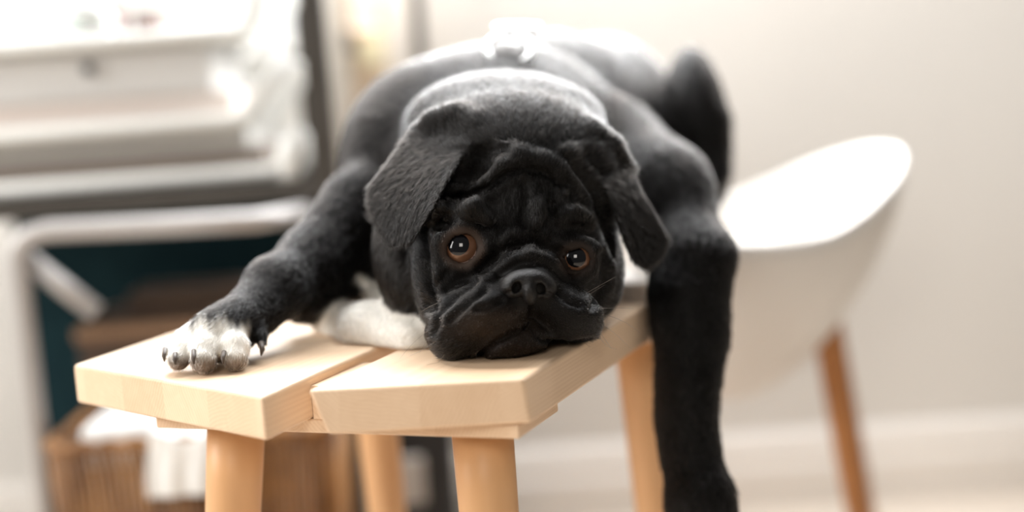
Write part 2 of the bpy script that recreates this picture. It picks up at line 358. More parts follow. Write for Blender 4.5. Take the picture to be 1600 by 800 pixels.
# pale bent aluminium stand
SD = 1.42
stand = empty('aluminium_stand', (at(40,600,SD).x, at(40,600,SD).y, 0), 'pale bent metal stand in front of the rack at the left edge', 'stand')
sy = at(60,400,SD).y
def pz(px, py, y=None):
    p = zat(px, py, sy if y is None else y); return Vector((p.x, p.y, p.z))
a = pz(28, 405); foot = Vector((a.x, sy, 0)); 
pts = [Vector((a.x+0.0, sy, 0.0)), Vector((a.x, sy, a.z*0.5)), a, pz(30,384), pz(45,369), pz(75,361), pz(250,353), pz(400,345), Vector((px0-0.022, ry-0.024, pz(455,342).z))]
bm = bmesh.new(); tube(bm, pts, 0.0105, 16); obj('bent_frame', bm, M['alu'], stand, smooth=True)
bm = bmesh.new(); a = pz(40,402, sy+0.012); b = pz(150,488, sy+0.012); tube(bm, [a, b], 0.0105, 16); obj('brace', bm, M['alu'], stand, smooth=True)

# dark teal suitcase behind
y0 = ry+0.33
a = zat(-60, 500, y0); b = zat(520, 500, y0)
case = empty('fabric_suitcase', ((a.x+b.x)/2, y0+0.04, 0), 'large dark teal fabric case standing behind the wooden chest and basket', 'suitcase')
zc = zat(250, 305, y0).z
bm = bmesh.new(); box(bm, zat(30,500,y0).x, b.x, y0, y0+0.10, 0.012, zc); obj('case_body', bm, M['teal'], case, bevel=0.02)
bm = bmesh.new(); xm = (zat(30,500,y0).x+b.x)/2
tube(bm, [(xm-0.05,y0+0.05,zc-0.002),(xm-0.045,y0+0.05,zc+0.02),(xm+0.045,y0+0.05,zc+0.02),(xm+0.05,y0+0.05,zc-0.002)], 0.006, 10); obj('handle', bm, M['black'], case, smooth=True)
for sx in (0.06, -0.06):
    bm = bmesh.new(); xw = (b.x if sx < 0 else zat(30,500,y0).x)+sx; tube(bm, [(xw-0.01,y0+0.05,0.014),(xw+0.01,y0+0.05,0.014)], 0.014, 16); obj('wheel', bm, M['black'], case, smooth=True)

# dark wooden trunk
ty = at(230, 520, 1.62).y
a = zat(116, 540, ty); zt = zat(220, 516, ty).z; b = zat(420, 540, ty)
tr = empty('storage_chest', ((a.x+b.x)/2, ty+0.07, 0), 'dark wooden chest with worn edges behind the paw, in front of the teal case', 'chest')
bm = bmesh.new(); box(bm, a.x+0.004, b.x, ty+0.004, ty+0.17, 0.0, zt-0.010); obj('chest_body', bm, M['trunk'], tr, bevel=0.003)
bm = bmesh.new(); box(bm, a.x, b.x+0.004, ty, ty+0.174, zt-0.0098, zt+0.006); obj('lid', bm, M['trunkedge'], tr, bevel=0.003)
bm = bmesh.new(); box(bm, a.x+0.02, b.x-0.016, ty+0.015, ty+0.155, zt+0.0062, zt+0.012); obj('lid_panel', bm, M['trunk'], tr, bevel=0.001)
slab('dark_book', M['trunk'], a.x+0.05, b.x-0.03, ty+0.06, ty+0.15, zt+0.0122, zt+0.035, 'thick dark brown book lying on the wooden chest lid', 'book', bevel=0.002)

# wicker basket
by = at(290, 720, 1.36).y
a = zat(72, 740, by); b = zat(522, 740, by); zb = zat(300, 688, by).z
bk = empty('wicker_basket', ((a.x+b.x)/2, by+0.08, 0), 'brown wicker basket with white cloths under the bench left end', 'basket')
x0, x1, y0b, y1b = a.x, b.x, by, by+0.16
def rr_path(x0, x1, y0, y1, r, n):
    """points evenly spaced round a rounded rectangle"""
    segs = []; P = []
    for (cx_, cy_, a0) in ((x1-r, y0+r, -pi/2), (x1-r, y1-r, 0), (x0+r, y1-r, pi/2), (x0+r, y0+r, pi)):
        for k in range(9): P.append(Vector((cx_+r*cos(a0+k*pi/16), cy_+r*sin(a0+k*pi/16), 0)))
    L = [0]
    for i in range(len(P)): L.append(L[-1] + (P[(i+1) % len(P)]-P[i]).length)
    out = []
    for k in range(n):
        s = L[-1]*k/n; i = max(j for j in range(len(P)) if L[j] <= s); t = (s-L[i])/max(1e-9, L[i+1]-L[i])
        out.append(P[i].lerp(P[(i+1) % len(P)], t))
    return out
path = rr_path(x0, x1, y0b, y1b, 0.02, 120)
bm = bmesh.new(); c0 = Vector(((x0+x1)/2, (y0b+y1b)/2, 0))
for k, p in enumerate(path):
    q = c0 + (p-c0)*0.90
    tube(bm, [(q.x, q.y, 0.004), ((p.x+q.x)/2+random.uniform(-.001,.001), (p.y+q.y)/2-0.002, zb*0.5), (p.x+random.uniform(-.001,.001), p.y, zb)], random.uniform(0.0022,0.0031), 6)
obj('woven_rods', bm, M['wicker'], bk, smooth=True)
bm = bmesh.new()
for j in range(9):
    z = 0.01 + j*(zb-0.02)/8.5; f = 0.90 + 0.1*(z/zb) - 0.02
    tube(bm, [c0 + (p-c0)*f + Vector((0,0,z)) for p in path[::2]], 0.0022, 6, closed=True)
obj('weave', bm, M['wicker'], bk, smooth=True)
bm = bmesh.new()
for q in range(2):
    tube(bm, [p + Vector((0.003*cos(k*0.9+q*pi), 0, zb+0.003*sin(k*0.9+q*pi))) for k, p in enumerate(path)], 0.0042, 8, closed=True)
obj('rim', bm, M['wicker'], bk, smooth=True)
bm = bmesh.new(); box(bm, c0.x-(c0.x-x0)*0.86, c0.x+(x1-c0.x)*0.86, c0.y-0.06, c0.y+0.06, 0.002, 0.008); obj('bottom', bm, M['wicker'], bk)
def drape(name, x0, x1, yf, yb_, ztop, zfront, label, seed, amp=0.005, over=True):
    rnd = random.Random(seed); bm = bmesh.new(); nu, nv = 26, 34; grid = []
    ph = [rnd.uniform(0, 6) for _ in range(4)]
    for j in range(nv):
        t = j/(nv-1); row = []
        for i in range(nu):
            s = i/(nu-1); x = x0+(x1-x0)*s
            if t < 0.5: y = yb_+(yf-yb_)*(t/0.5); z = ztop + 0.006*sin(9*s+ph[0]) + 0.005*sin(14*t+ph[1]+5*s)
            else: y = yf - 0.004 - amp*abs(sin(11*s+ph[2]))*min(1,(t-0.5)*3); z = ztop-(ztop-zfront)*((t-0.5)/0.5) + (0.006*sin(9*s+ph[0]))*(1-(t-.5)*2)
            row.append(bm.verts.new((x + 0.003*sin(8*t+ph[3]), y, z)))
        grid.append(row)
    for j in range(nv-1):
        for i in range(nu-1): bm.faces.new((grid[j][i], grid[j][i+1], grid[j+1][i+1], grid[j+1][i]))
    o = obj(name, bm, M['cloth'], smooth=True); s_ = o.modifiers.new('s', 'SOLIDIFY'); s_.thickness = 0.003; s_.offset = 1
    o['label'] = label; o['category'] = 'cloth'; return o
xa = zat(235, 700, by).x; xb = zat(395, 700, by).x
drape('folded_cloth', xa, xb, by-0.007, by+0.12, zb+0.010, zat(300,768,by).z, 'white cotton cloth hanging over the front rim of the wicker basket', 3)
slab('folded_towel', M['cloth'], x0+0.025, xa+0.0-0.004, by+0.03, by+0.14, zb-0.03, zb+0.012, 'folded white towel inside the wicker basket beside the hanging cloth', 'towel', bevel=0.008)

# black bag under the bench
g2 = at(655, 745, 1.70)
bag = empty('black_bag', (g2.x, g2.y+0.02, 0), 'black bag with a pale front pocket standing behind the bench legs', 'bag')
bm = bmesh.new(); box(bm, zat(605,760,g2.y).x, zat(712,760,g2.y).x, g2.y, g2.y+0.07, 0.0, 0.235); obj('bag_body', bm, M['black'], bag, bevel=0.01)
bm = bmesh.new(); box(bm, zat(605,745,g2.y).x, zat(664,745,g2.y).x, g2.y-0.012, g2.y-0.0003, zat(640,785,g2.y).z, zat(640,712,g2.y).z); obj('front_pocket', bm, M['greybox'], bag, bevel=0.003)

# things against the back wall beside the rack
wy = WY-0.10
def strip(px0_, px1_, py0_, y): return zat(px0_, py0_, y).x, zat(px1_, py0_, y).x
p0, p1 = strip(516, 548, 120, wy)
cu = bmesh.new(); n = 40; rows = []
for z in (0.30, 0.55, 0.9, 1.3):
    rows.append([cu.verts.new((p0-0.01+(p1-p0+0.01)*i/n, wy+0.012+0.008*sin(i*0.9), z)) for i in range(n+1)])
for a, b in zip(rows, rows[1:]):
    for i in range(n): cu.faces.new((a[i], a[i+1], b[i+1], b[i]))
o = obj('curtain_panel', cu, M['cream'], smooth=True); sm = o.modifiers.new('s','SOLIDIFY'); sm.thickness = 0.002
tag(o, 'narrow cream linen panel hanging right of the rack post', 'curtain')
q = zat(570, 150, wy); 
tote = empty('canvas_bag', (q.x, wy+0.03, 0), 'tan canvas bag hanging on the wall between rack post and thin dark pole', 'bag')
x0_, x1_ = strip(547, 605, 150, wy)
bm = bmesh.new(); box(bm, x0_, x1_, wy+0.01, wy+0.07, zat(570,250,wy).z, zat(570,40,wy).z); obj('bag_body', bm, M['tan'], tote, bevel=0.008)
bm = bmesh.new(); box(bm, zat(565,85,wy).x, zat(600,85,wy).x, wy-0.002, wy+0.0095, zat(580,102,wy).z, zat(580,62,wy).z); obj('label_patch', bm, M['yellow'], tote, bevel=0.002)
bm = bmesh.new(); box(bm, zat(541,60,wy).x, zat(554,60,wy).x, wy-0.008, wy+0.0095, zat(547,82,wy).z, zat(547,46,wy).z); obj('buckle', bm, M['brown'], tote, bevel=0.002)
bm = bmesh.new(); xh = (x0_+x1_)/2; zh = zat(570,40,wy).z
tube(bm, [(xh-0.02, wy+0.04, zh-0.004),(xh-0.018, wy+0.04, zh+0.08),(xh, wy+0.07, zh+0.12),(xh+0.018, wy+0.04, zh+0.08),(xh+0.02, wy+0.04, zh-0.004)], 0.004, 8); obj('handle', bm, M['tan'], tote, smooth=True)
q = zat(653, 60, wy)
pole = empty('clothes_stand', (q.x, wy+0.02, 0), 'thin dark pole of a stand against the wall left of the dog', 'stand')
bm = bmesh.new(); tube(bm, [(q.x, wy+0.02, 0.02),(q.x, wy+0.02, 1.5)], 0.0082, 14); obj('pole', bm, M['rack'], pole, smooth=True)
bm = bmesh.new(); lathe(bm, [(0,0),(0.09,0),(0.09,0.008),(0.02,0.02),(0,0.02)], (q.x, wy-0.0, 0), 32); obj('base', bm, M['rack'], pole, smooth=True)
#DOG
# ------------------------------------------------------------------ the pug
CAMn = np.array(CAM); Rn = np.array(ROT)
RIGHT, UPV, BACK = Rn[:, 0], Rn[:, 1], -Rn[:, 2]      # BACK = away from the lens
DO = 0.0                                                # depth offset, used by the head
def atn(px, py, d): return np.array(at(px, py, d))
class Prim: pass
PR = []
def flowv(f, c):
    return f
def ell(c, r, dd, k=0.012, rot=0.0, flow=None, tint=0.0, sub=False, tag_=''):
    """ellipsoid: c=(px,py,depth), r=(px,px) half sizes, dd half depth in metres, rot in the picture plane"""
    p = Prim(); p.kind = 'e'; c = (c[0], c[1], c[2]+DO); p.c = atn(*c); s = c[2]/FPX; a = radians(rot)
    p.ax = np.stack([RIGHT*cos(a)+UPV*sin(a), -RIGHT*sin(a)+UPV*cos(a), BACK]); p.r = np.array([r[0]*s, r[1]*s, dd])
    p.k = k; p.flow = flow; p.tint = tint; p.sub = sub; p.rad = max(p.r); p.lo = p.c-p.rad; p.hi = p.c+p.rad; p.tag = tag_; PR.append(p); return p
def cap(pts, k=0.012, flow=None, tint=0.0, sub=False, tag_=''):
    """chain of tapered capsules through (px,py,depth,radius_px)"""
    pts = [(q[0], q[1], q[2]+DO, q[3]) for q in pts]; P3 = [atn(*q[:3]) for q in pts]; RR = [q[3]*q[2]/FPX for q in pts]
    for a, b, ra, rb in zip(P3, P3[1:], RR, RR[1:]):
        p = Prim(); p.kind = 'c'; p.a = a; p.b = b; p.ra = ra; p.rb = rb; p.k = k
        p.flow = (b-a)/np.linalg.norm(b-a) if flow is None else flow; p.tint = tint; p.sub = sub; p.tag = tag_
        m = max(ra, rb); p.lo = np.minimum(a, b)-m; p.hi = np.maximum(a, b)+m; PR.append(p)
def poly_ear(poly, th, k=0.004, base=(0,0)):
    """ear flap: outline (px,py,depth); the depth surface is a quadratic fit through the outline"""
    p = Prim(); p.kind = 'p'; poly = [(q[0], q[1], q[2]+DO) for q in poly]; base = (base[0], base[1], base[2]+DO); A = np.array(poly, float)
    X = (A[:,0]-A[:,0].mean())/100; Y = (A[:,1]-A[:,1].mean())/100
    p.mx, p.my = A[:,0].mean(), A[:,1].mean()
    G = np.stack([np.ones_like(X), X, Y, X*Y, X*X, Y*Y], 1)
    p.co = np.linalg.lstsq(G.T@G+np.diag([0,.01,.01,.1,.1,.1]), G.T@A[:,2], rcond=None)[0]
    p.poly = A[:, :2]; p.th = th; p.k = k
    w = np.array([atn(*q) for q in poly]); p.lo = w.min(0)-0.012; p.hi = w.max(0)+0.012
    p.base = atn(*base); p.flow = ('from', p.base); p.tint = 0; p.sub = False; p.tag = 'ear'; PR.append(p)
def to_px(X):
    q = (X-CAMn)@Rn; d = -q[:, 2]; return 800+FPX*q[:, 0]/d, 400-FPX*q[:, 1]/d, d
def sdf_prim(p, X):
    if p.kind == 'e':
        q = (X-p.c)@p.ax.T; k0 = np.linalg.norm(q/p.r, axis=1); k1 = np.linalg.norm(q/p.r**2, axis=1)+1e-9
        return k0*(k0-1)/k1
    if p.kind == 'c':
        ba = p.b-p.a; t = np.clip((X-p.a)@ba/(ba@ba), 0, 1)
        return np.linalg.norm(X-p.a-t[:, None]*ba, axis=1)-(p.ra+(p.rb-p.ra)*t)
    u, v, d = to_px(X); dx = (u-p.mx)/100; dy = (v-p.my)/100
    dep = p.co@np.stack([np.ones_like(dx), dx, dy, dx*dy, dx*dx, dy*dy])
    P_ = p.poly; n = len(P_); dist = np.full(len(u), 1e9); ins = np.zeros(len(u), bool)
    for i in range(n):
        a, b = P_[i], P_[(i+1) % n]; e = b-a
        t = np.clip(((u-a[0])*e[0]+(v-a[1])*e[1])/(e@e), 0, 1)
        dist = np.minimum(dist, np.hypot(u-a[0]-t*e[0], v-a[1]-t*e[1]))
        c = (a[1] > v) != (b[1] > v)
        with np.errstate(divide='ignore', invalid='ignore'):
            ins ^= c & (u < (b[0]-a[0])*(v-a[1])/(b[1]-a[1]+1e-12)+a[0])
    d2 = np.where(ins, -dist, dist)*d/FPX
    r = p.th*0.5; dn = np.abs(d-dep)*0.85-p.th*0.5
    a1 = np.maximum(d2+r, 0); b1 = np.maximum(dn+r*0.9, 0)
    return np.sqrt(a1*a1+b1*b1)+np.minimum(np.maximum(d2+r, dn+r*.9), 0)-r*0.95

# --- body masses (px, py of the photograph, metres from the lens)
cap([(765,272,1.20,180),(860,228,1.34,163),(925,196,1.47,128)], k=0.03, flow=BACK*1.0+RIGHT*0.3)                 # trunk
cap([(775,290,1.10,160),(785,268,1.20,192)], k=0.03, flow=BACK)                                                   # neck
ell((680,270,1.17), (135,165), 0.07, k=0.035, rot=28, flow=BACK-UPV*0.8-RIGHT*0.5)                                  # near shoulder
ell((955,176,1.42), (92,106), 0.10, k=0.03, flow=BACK)                                                         # rump
ell((1022,262,1.34), (62,120), 0.05, k=0.015, rot=10, flow=BACK-UPV*0.4)                                           # flank
ell((1090,205,1.33), (48,132), 0.055, k=0.006, rot=7, flow=-UPV+RIGHT*0.4)                                       # haunch
cap([(1112,190,1.30,26),(1110,270,1.29,25),(1094,335,1.27,16)], k=0.012)                                         # hock side
cap([(1098,330,1.27,18),(1085,400,1.27,15),(1070,420,1.25,18)], k=0.010)
ell((720,430,1.12), (150,85), 0.06, k=0.03, flow=-UPV)                                                           # chest
# left foreleg stretched over the plank
cap([(640,270,1.14,92),(545,375,1.09,55)], k=0.03)
cap([(545,420,1.09,52),(478,468,1.05,38)], k=0.02, flow=-RIGHT-UPV*0.3)                                           # elbow bulk
cap([(555,320,1.09,52),(486,408,1.05,44),(430,450,1.01,42),(398,485,0.985,37)], k=0.018)
cap([(398,485,0.985,36),(354,515,0.960,37)], k=0.012, tint=0.15)
cap([(372,505,0.965,36),(338,525,0.952,42)], k=0.010, tint=0.6)
T = dict(k=0.0035, tag_='toe')
cap([(322,518,0.955,22),(288,547,0.938,19),(279,562,0.930,17)], tint=0.9, **T)
cap([(335,515,0.953,24),(320,545,0.932,22),(318,563,0.923,20)], tint=0.9, **T)
cap([(358,515,0.955,24),(366,543,0.935,22),(368,560,0.927,19)], tint=0.9, **T)
cap([(310,518,0.965,19),(272,542,0.952,15),(266,553,0.945,12)], tint=0.8, **T)
cap([(398,500,0.975,14),(407,525,0.958,10),(409,536,0.952,7)], tint=0.1, **T)                                     # dewclaw toe
# right foreleg hanging beside the plank
cap([(960,250,1.20,90),(1035,300,1.14,66),(1098,390,1.085,40)], k=0.03)
ell((1112,404,1.075), (34,31), 0.020, k=0.016, flow=-UPV)                                                        # point of the elbow
cap([(1072,408,1.085,57),(1076,470,1.075,54),(1080,530,1.065,48),(1074,600,1.055,41),(1072,660,1.05,38),(1078,715,1.045,40)], k=0.02)
cap([(1080,710,1.045,41),(1094,780,1.035,50),(1100,850,1.03,56),(1104,900,1.02,50)], k=0.012)
for dx in (-36, -12, 14, 38): cap([(1096+dx*0.7,850,1.03,20),(1104+dx,925,1.01,19)], k=0.004, tag_='toe')
# white chest tuft lying on the plank
cap([(522,506,1.065,32),(580,520,1.015,44),(650,536,0.975,40)], k=0.012, tint=1.0, flow=-UPV*0.5-BACK)
cap([(560,425,1.10,12),(590,462,1.06,13),(612,480,1.04,14)], k=0.006, tint=1.0, tag_='streak')

# --- head
DO = -0.040
HB = BACK*1.0+UPV*0.5
nose_c = atn(826, 446, 0.885)
ell((795,300,1.075), (186,165), 0.100, k=0.02, rot=6, flow=('from', nose_c))                                      # skull
ell((790,185,1.11), (150,68), 0.06, k=0.02, flow=BACK)                                                           # nape roll
ell((800,400,1.03), (158,115), 0.072, k=0.02, rot=0, flow=('from', nose_c))                                       # face
ell((640,420,1.05), (52,105), 0.045, k=0.01, rot=14, flow=-UPV*1.0+BACK*.4)                                       # loose cheek skin behind
ell((700,445,0.995), (52,80), 0.036, k=0.012, rot=8, flow=('from', nose_c))                                       # cheek
ell((925,430,1.035), (48,72), 0.036, k=0.012, flow=('from', nose_c))
ell((710,515,0.962), (42,48), 0.030, k=0.012, rot=-20, flow=('from', nose_c))                                     # jowl left
ell((757,490,0.955), (72,50), 0.030, k=0.010, rot=22, flow=('from', nose_c))                                      # flews left
ell((880,485,0.970), (62,42), 0.030, k=0.008, rot=-18, flow=('from', nose_c))                                     # flews right
ell((908,505,0.995), (30,30), 0.030, k=0.010, flow=('from', nose_c))
ell((800,530,0.965), (62,30), 0.034, k=0.008, rot=8, flow=('from', nose_c), tag_='chin')
ell((826,446,0.955), (46,38), 0.024, k=0.008, flow=('from', nose_c))                                              # bridge under the nose
# brow and wrinkle ridges
R_ = dict(k=0.006, tag_='ridge')
cap([(742,456,0.965,8),(766,432,0.955,10),(796,408,0.949,11),(828,399,0.948,11),(858,407,0.954,10),(882,430,0.966,9),(900,455,0.978,7)], flow=UPV, **R_)   # nose roll
cap([(690,300,0.990,9),(722,296,0.978,10),(752,280,0.975,11),(778,258,0.977,12),(810,247,0.980,12),(845,252,0.983,12),(878,268,0.990,11),(905,292,1.0,9)], flow=UPV+RIGHT*.2, **R_)
cap([(672,345,0.985,9),(700,330,0.970,12),(735,328,0.962,12),(765,345,0.957,9)], flow=UPV, **R_)                     # brow left
cap([(870,345,0.970,9),(895,335,0.975,11),(922,345,0.985,10)], flow=UPV, **R_)                                       # brow right
cap([(835,300,0.977,9),(842,325,0.968,9),(838,350,0.960,8)], flow=UPV, **R_)
cap([(868,285,0.983,8),(878,310,0.980,8),(876,335,0.974,7)], flow=UPV, **R_)
cap([(672,450,0.968,7),(690,480,0.955,9),(735,460,0.948,8),(765,440,0.946,7)], flow=-RIGHT, **R_)
DO = -0.047
cap([(650,212,1.036,9),(680,192,1.026,12),(712,184,1.020,12),(745,200,1.012,11),(775,230,1.003,9)], k=0.014, flow=BACK, tag_='ridge')
cap([(985,262,1.056,8),(955,230,1.046,10),(922,212,1.038,12),(895,220,1.030,11),(878,240,1.016,9)], k=0.014, flow=BACK, tag_='ridge')
poly_ear([(650,190,1.035),(700,176,1.030),(728,190,1.020),(738,215,1.002),(722,252,0.986),(698,290,0.978),(682,322,0.974),(662,354,0.972),(642,384,0.974),(612,388,0.985),(590,362,0.998),(573,322,1.012),(576,290,1.02),(606,250,1.03)], 0.0055, base=(720,190,1.02))
poly_ear([(898,220,1.035),(925,206,1.045),(956,225,1.052),(984,258,1.055),(1003,300,1.05),(1028,338,1.045),(1046,372,1.04),(1034,403,1.032),(1010,423,1.025),(990,412,1.018),(974,378,1.010),(956,325,1.006),(938,285,1.006),(908,252,1.015)], 0.0055, base=(925,215,1.04))
DO = -0.040
# eyes: sockets are cut out, lids ring them
EYES = [((723,388,0.9715+DO), 30.5, (28,26.5), 18), ((901,405,0.978+DO), 27.5, (22.5,21.5), -8)]
for c, r, (ra, rb), tilt in EYES:
    n = 20; d = c[2]-0.0063-DO
    ring = [(c[0]+(ra+5)*cos(2*pi*i/n)*cos(radians(tilt))-(rb+5)*sin(2*pi*i/n)*sin(radians(tilt))*0, c[1]+(rb+5)*sin(2*pi*i/n), d+0.0016*abs(cos(2*pi*i/n)), 5.0) for i in range(n+1)]
    cap(ring, k=0.007, tint=0.0, tag_='lid', flow=UPV)
HEADN = len(PR)
SUBS = [(atn(*c), r*c[2]/FPX+0.0003) for c, r, _, _ in EYES]

# strokes pressed into the face: (pixel polyline, width px, depth mm)
STROKES = [
 ([(829,470),(826,490),(824,510)], 2.4, 2.2), ([(824,510),(800,520),(775,535),(748,556)], 4.5, 4.0), ([(824,510),(848,530),(880,540),(925,530)], 4.0, 3.0),
 ([(820,400),(790,412),(768,430),(748,452),(742,470)], 5, -0.5), ([(784,470),(765,480),(745,482)], 4, 2.0),
 ([(745,440),(715,462),(692,490),(680,520)], 4, 2.5), ([(760,455),(730,478),(705,500)], 4, 1.8), ([(700,425),(682,450),(672,480)], 4, 1.6),
 ([(755,418),(778,400),(800,385),(828,380),(858,386),(885,402),(897,425)], 8, 4.5),
 ([(668,330),(664,380),(668,430),(680,480)], 7, 5.0),
 ([(775,385),(783,355),(772,325),(750,310)], 7, 2.2), ([(862,372),(866,345),(858,318)], 6, 2.0), ([(826,375),(815,340),(822,305),(815,285)], 6, 1.8),
 ([(700,315),(735,308),(765,292),(790,272),(820,265),(850,270),(880,290)], 6, 3.2), ([(700,285),(735,275),(760,255)], 6, 2.5),
 ([(745,240),(770,235),(790,240)], 8, 2), ([(885,250),(905,270),(930,300)], 7, 3.0), ([(862,280),(862,305)], 4, 2), ([(890,300),(893,320)], 4, 2),
 ([(752,222),(742,262),(716,308),(692,345)], 14, 5.0), ([(903,262),(928,300),(945,345),(962,395)], 10, 4.5),
 ([(765,248),(742,276)], 20, 5.0), ([(918,246),(940,276)], 13, 4.0),
 ([(870,455),(885,470),(905,478)], 5, 2.2), ([(940,400),(945,440),(925,480)], 6, 3.0),
]
GROOVE3 = []   # nape and neck folds follow real rings round the neck
BTOP = TOP + 0.0006
bx = np.array([LA.x, RB.x])
def in_bench(X):
    v_ = X[:, 0]*vv.x + X[:, 1]*vv.y; u_ = X[:, 0]*uu.x + X[:, 1]*uu.y
    return v_, u_
def eval_sdf(X, want=False):
    D = np.full(len(X), 0.2)
    flow = np.zeros((len(X), 3)) if want else None; tint = np.zeros(len(X)); wsum = np.full(len(X), 1e-9)
    for p in PR:
        m = np.all((X > p.lo-0.03) & (X < p.hi+0.03), axis=1)
        if not m.any(): continue
        Xi = X[m]; d = sdf_prim(p, Xi); k = p.k; a = D[m]
        h = np.maximum(k-np.abs(a-d), 0)/k; D[m] = np.minimum(a, d)-h*h*k*0.25
        if want:
            w = np.exp(-np.clip(d, -0.02, 0.1)/(0.0022 if p.tag in ('ear','toe','ridge','streak') else 0.006)); f = p.flow
            if isinstance(f, tuple): f = Xi-f[1]; f = f/(np.linalg.norm(f, axis=1)[:, None]+1e-9)
            elif f is not None: f = np.broadcast_to(np.array(f)/np.linalg.norm(f), Xi.shape)
            else: f = np.broadcast_to(BACK, Xi.shape)
            flow[m] += f*w[:, None]; tint[m] += p.tint*w; wsum[m] += w
    for c, r in SUBS:
        m = np.all(np.abs(X-c) < r+0.02, axis=1)
        if m.any():
            d = r-np.linalg.norm(X[m]-c, axis=1); a = D[m]; k = 0.0015
            h = np.maximum(k-np.abs(a-d), 0)/k; D[m] = np.maximum(a, d)+h*h*k*0.25
    # the body is pressed flat where it lies on the planks
    v_, u_ = in_bench(X)
    ylo = np.where(v_ < LB.x, LA.y+(LB.y-LA.y)*(v_-LA.x)/(LB.x-LA.x), RA.y+(RB.y-RA.y)*(v_-RA.x)/(RB.x-RA.x))
    gap = (v_ > LB.x+0.001) & (v_ < RA.x-0.001)
    din = np.minimum(np.minimum(v_-(LA.x-0.002), RB.x+0.004-v_), np.minimum(u_-(ylo-0.002), 2*ymid-ylo+0.004-u_))
    ds = np.where(din > 0, np.minimum(BTOP-X[:, 2], din+0.0), -np.hypot(np.maximum(-din, 0), np.maximum(X[:, 2]-BTOP, 0)))
    ds = np.where((din > 0) & (X[:, 2] > BTOP), BTOP-X[:, 2], ds); ds = np.where(X[:, 2] < TOP-TH-0.03, -0.1, ds)
    D = np.maximum(D, ds)
    if want: return D, flow/(np.linalg.norm(flow, axis=1)[:, None]+1e-9), tint/wsum
    return D

def surface_nets(h=0.0017):
    lo = np.min([p.lo for p in PR], 0)-0.012; hi = np.max([p.hi for p in PR], 0)+0.012
    n = np.ceil((hi-lo)/h).astype(int)+1; B = 6; nb = (n//B)+1; n = nb*B+1
    # coarse pass finds the blocks that hold surface
    cc = np.stack(np.meshgrid(*[np.arange(k) for k in nb], indexing='ij'), -1).reshape(-1, 3)
    ctr = lo+(cc+0.5)*B*h; act = np.abs(eval_sdf(ctr)) < B*h*1.05+0.004; cc = cc[act]
    V = np.full(n, 1.0, np.float32); mask = np.zeros(n, bool)
    for i, j, k in cc: mask[i*B:i*B+B+1, j*B:j*B+B+1, k*B:k*B+B+1] = True
    idx = np.argwhere(mask)
    for s in range(0, len(idx), 400000):
        q = idx[s:s+400000]; V[q[:, 0], q[:, 1], q[:, 2]] = eval_sdf(lo+q*h)
    cellm = mask[:-1,:-1,:-1] & mask[1:,1:,1:] & mask[1:,:-1,:-1] & mask[:-1,1:,:-1] & mask[:-1,:-1,1:] & mask[1:,1:,:-1] & mask[1:,:-1,1:] & mask[:-1,1:,1:]
    S = V < 0
    cnt = np.zeros(cellm.shape, np.int8)
    for a in (0,1):
        for b in (0,1):
            for c in (0,1): cnt += S[a:n[0]-1+a, b:n[1]-1+b, c:n[2]-1+c]
    ac = cellm & (cnt > 0) & (cnt < 8); cells = np.argwhere(ac)
    vid = np.full(ac.shape, -1, np.int64); vid[tuple(cells.T)] = np.arange(len(cells))
    pos = np.zeros((len(cells), 3)); w = np.zeros(len(cells))
    cor = [(a,b,c) for a in (0,1) for b in (0,1) for c in (0,1)]
    for i, a in enumerate(cor):
        for b in cor[i+1:]:
            if sum(abs(np.subtract(a, b))) != 1: continue
            va = V[tuple((cells+a).T)]; vb = V[tuple((cells+b).T)]; m = (va < 0) != (vb < 0)
            t = np.where(m, va/(va-vb+1e-12), 0)
            pos += np.where(m[:, None], (np.array(a)+t[:, None]*(np.array(b)-np.array(a))), 0); w += m
    P = lo+h*(cells+pos/w[:, None])
    quads = []
    for ax in range(3):
        e = np.zeros(3, int); e[ax] = 1; b1 = np.zeros(3, int); b1[(ax+1) % 3] = 1; b2 = np.zeros(3, int); b2[(ax+2) % 3] = 1
        sl0 = [slice(1, k-1) for k in n]; sl1 = list(sl0); sl1[ax] = slice(2, n[ax])
        A_, B_ = S[tuple(sl0)], S[tuple(sl1)]; e_ = np.argwhere(A_ != B_)+1
        g = lambda o: vid[tuple(np.clip(e_-o, 0, np.array(vid.shape)-1).T)]
        q = np.stack([g(0*e), g(b1), g(b1+b2), g(b2)], 1); ok = (q >= 0).all(1); q = q[ok]; fl = S[tuple(e_[ok].T)]
        q[~fl] = q[~fl][:, ::-1]; quads.append(q)
    return P, np.concatenate(quads)
import time; t0 = time.time()
V, Q = surface_nets()
# keep the one connected body
par = np.arange(len(V))
lab = np.arange(len(V))
for _ in range(400):
    l2 = lab.copy()
    for a, b in ((0,1),(1,2),(2,3),(3,0)):
        np.minimum.at(l2, Q[:, a], lab[Q[:, b]]); np.minimum.at(l2, Q[:, b], lab[Q[:, a]])
    l2 = l2[l2]; l2 = l2[l2]
    if (l2 == lab).all(): break
    lab = l2
big = np.bincount(lab).argmax(); keep = lab == big; print('components kept', keep.sum(), 'of', len(V))
re = np.cumsum(keep)-1; Q = re[Q[keep[Q[:, 0]]]]; V = V[keep]
def vnormals(V, Q):
    n = np.cross(V[Q[:, 2]]-V[Q[:, 0]], V[Q[:, 3]]-V[Q[:, 1]]); N = np.zeros_like(V)
    for i in range(4):
        for c in range(3): N[:, c] += np.bincount(Q[:, i], n[:, c], len(V))
    return N/(np.linalg.norm(N, axis=1)[:, None]+1e-12)
N = vnormals(V, Q)
D_, FL, TI = eval_sdf(V+N*0.0005, want=True)
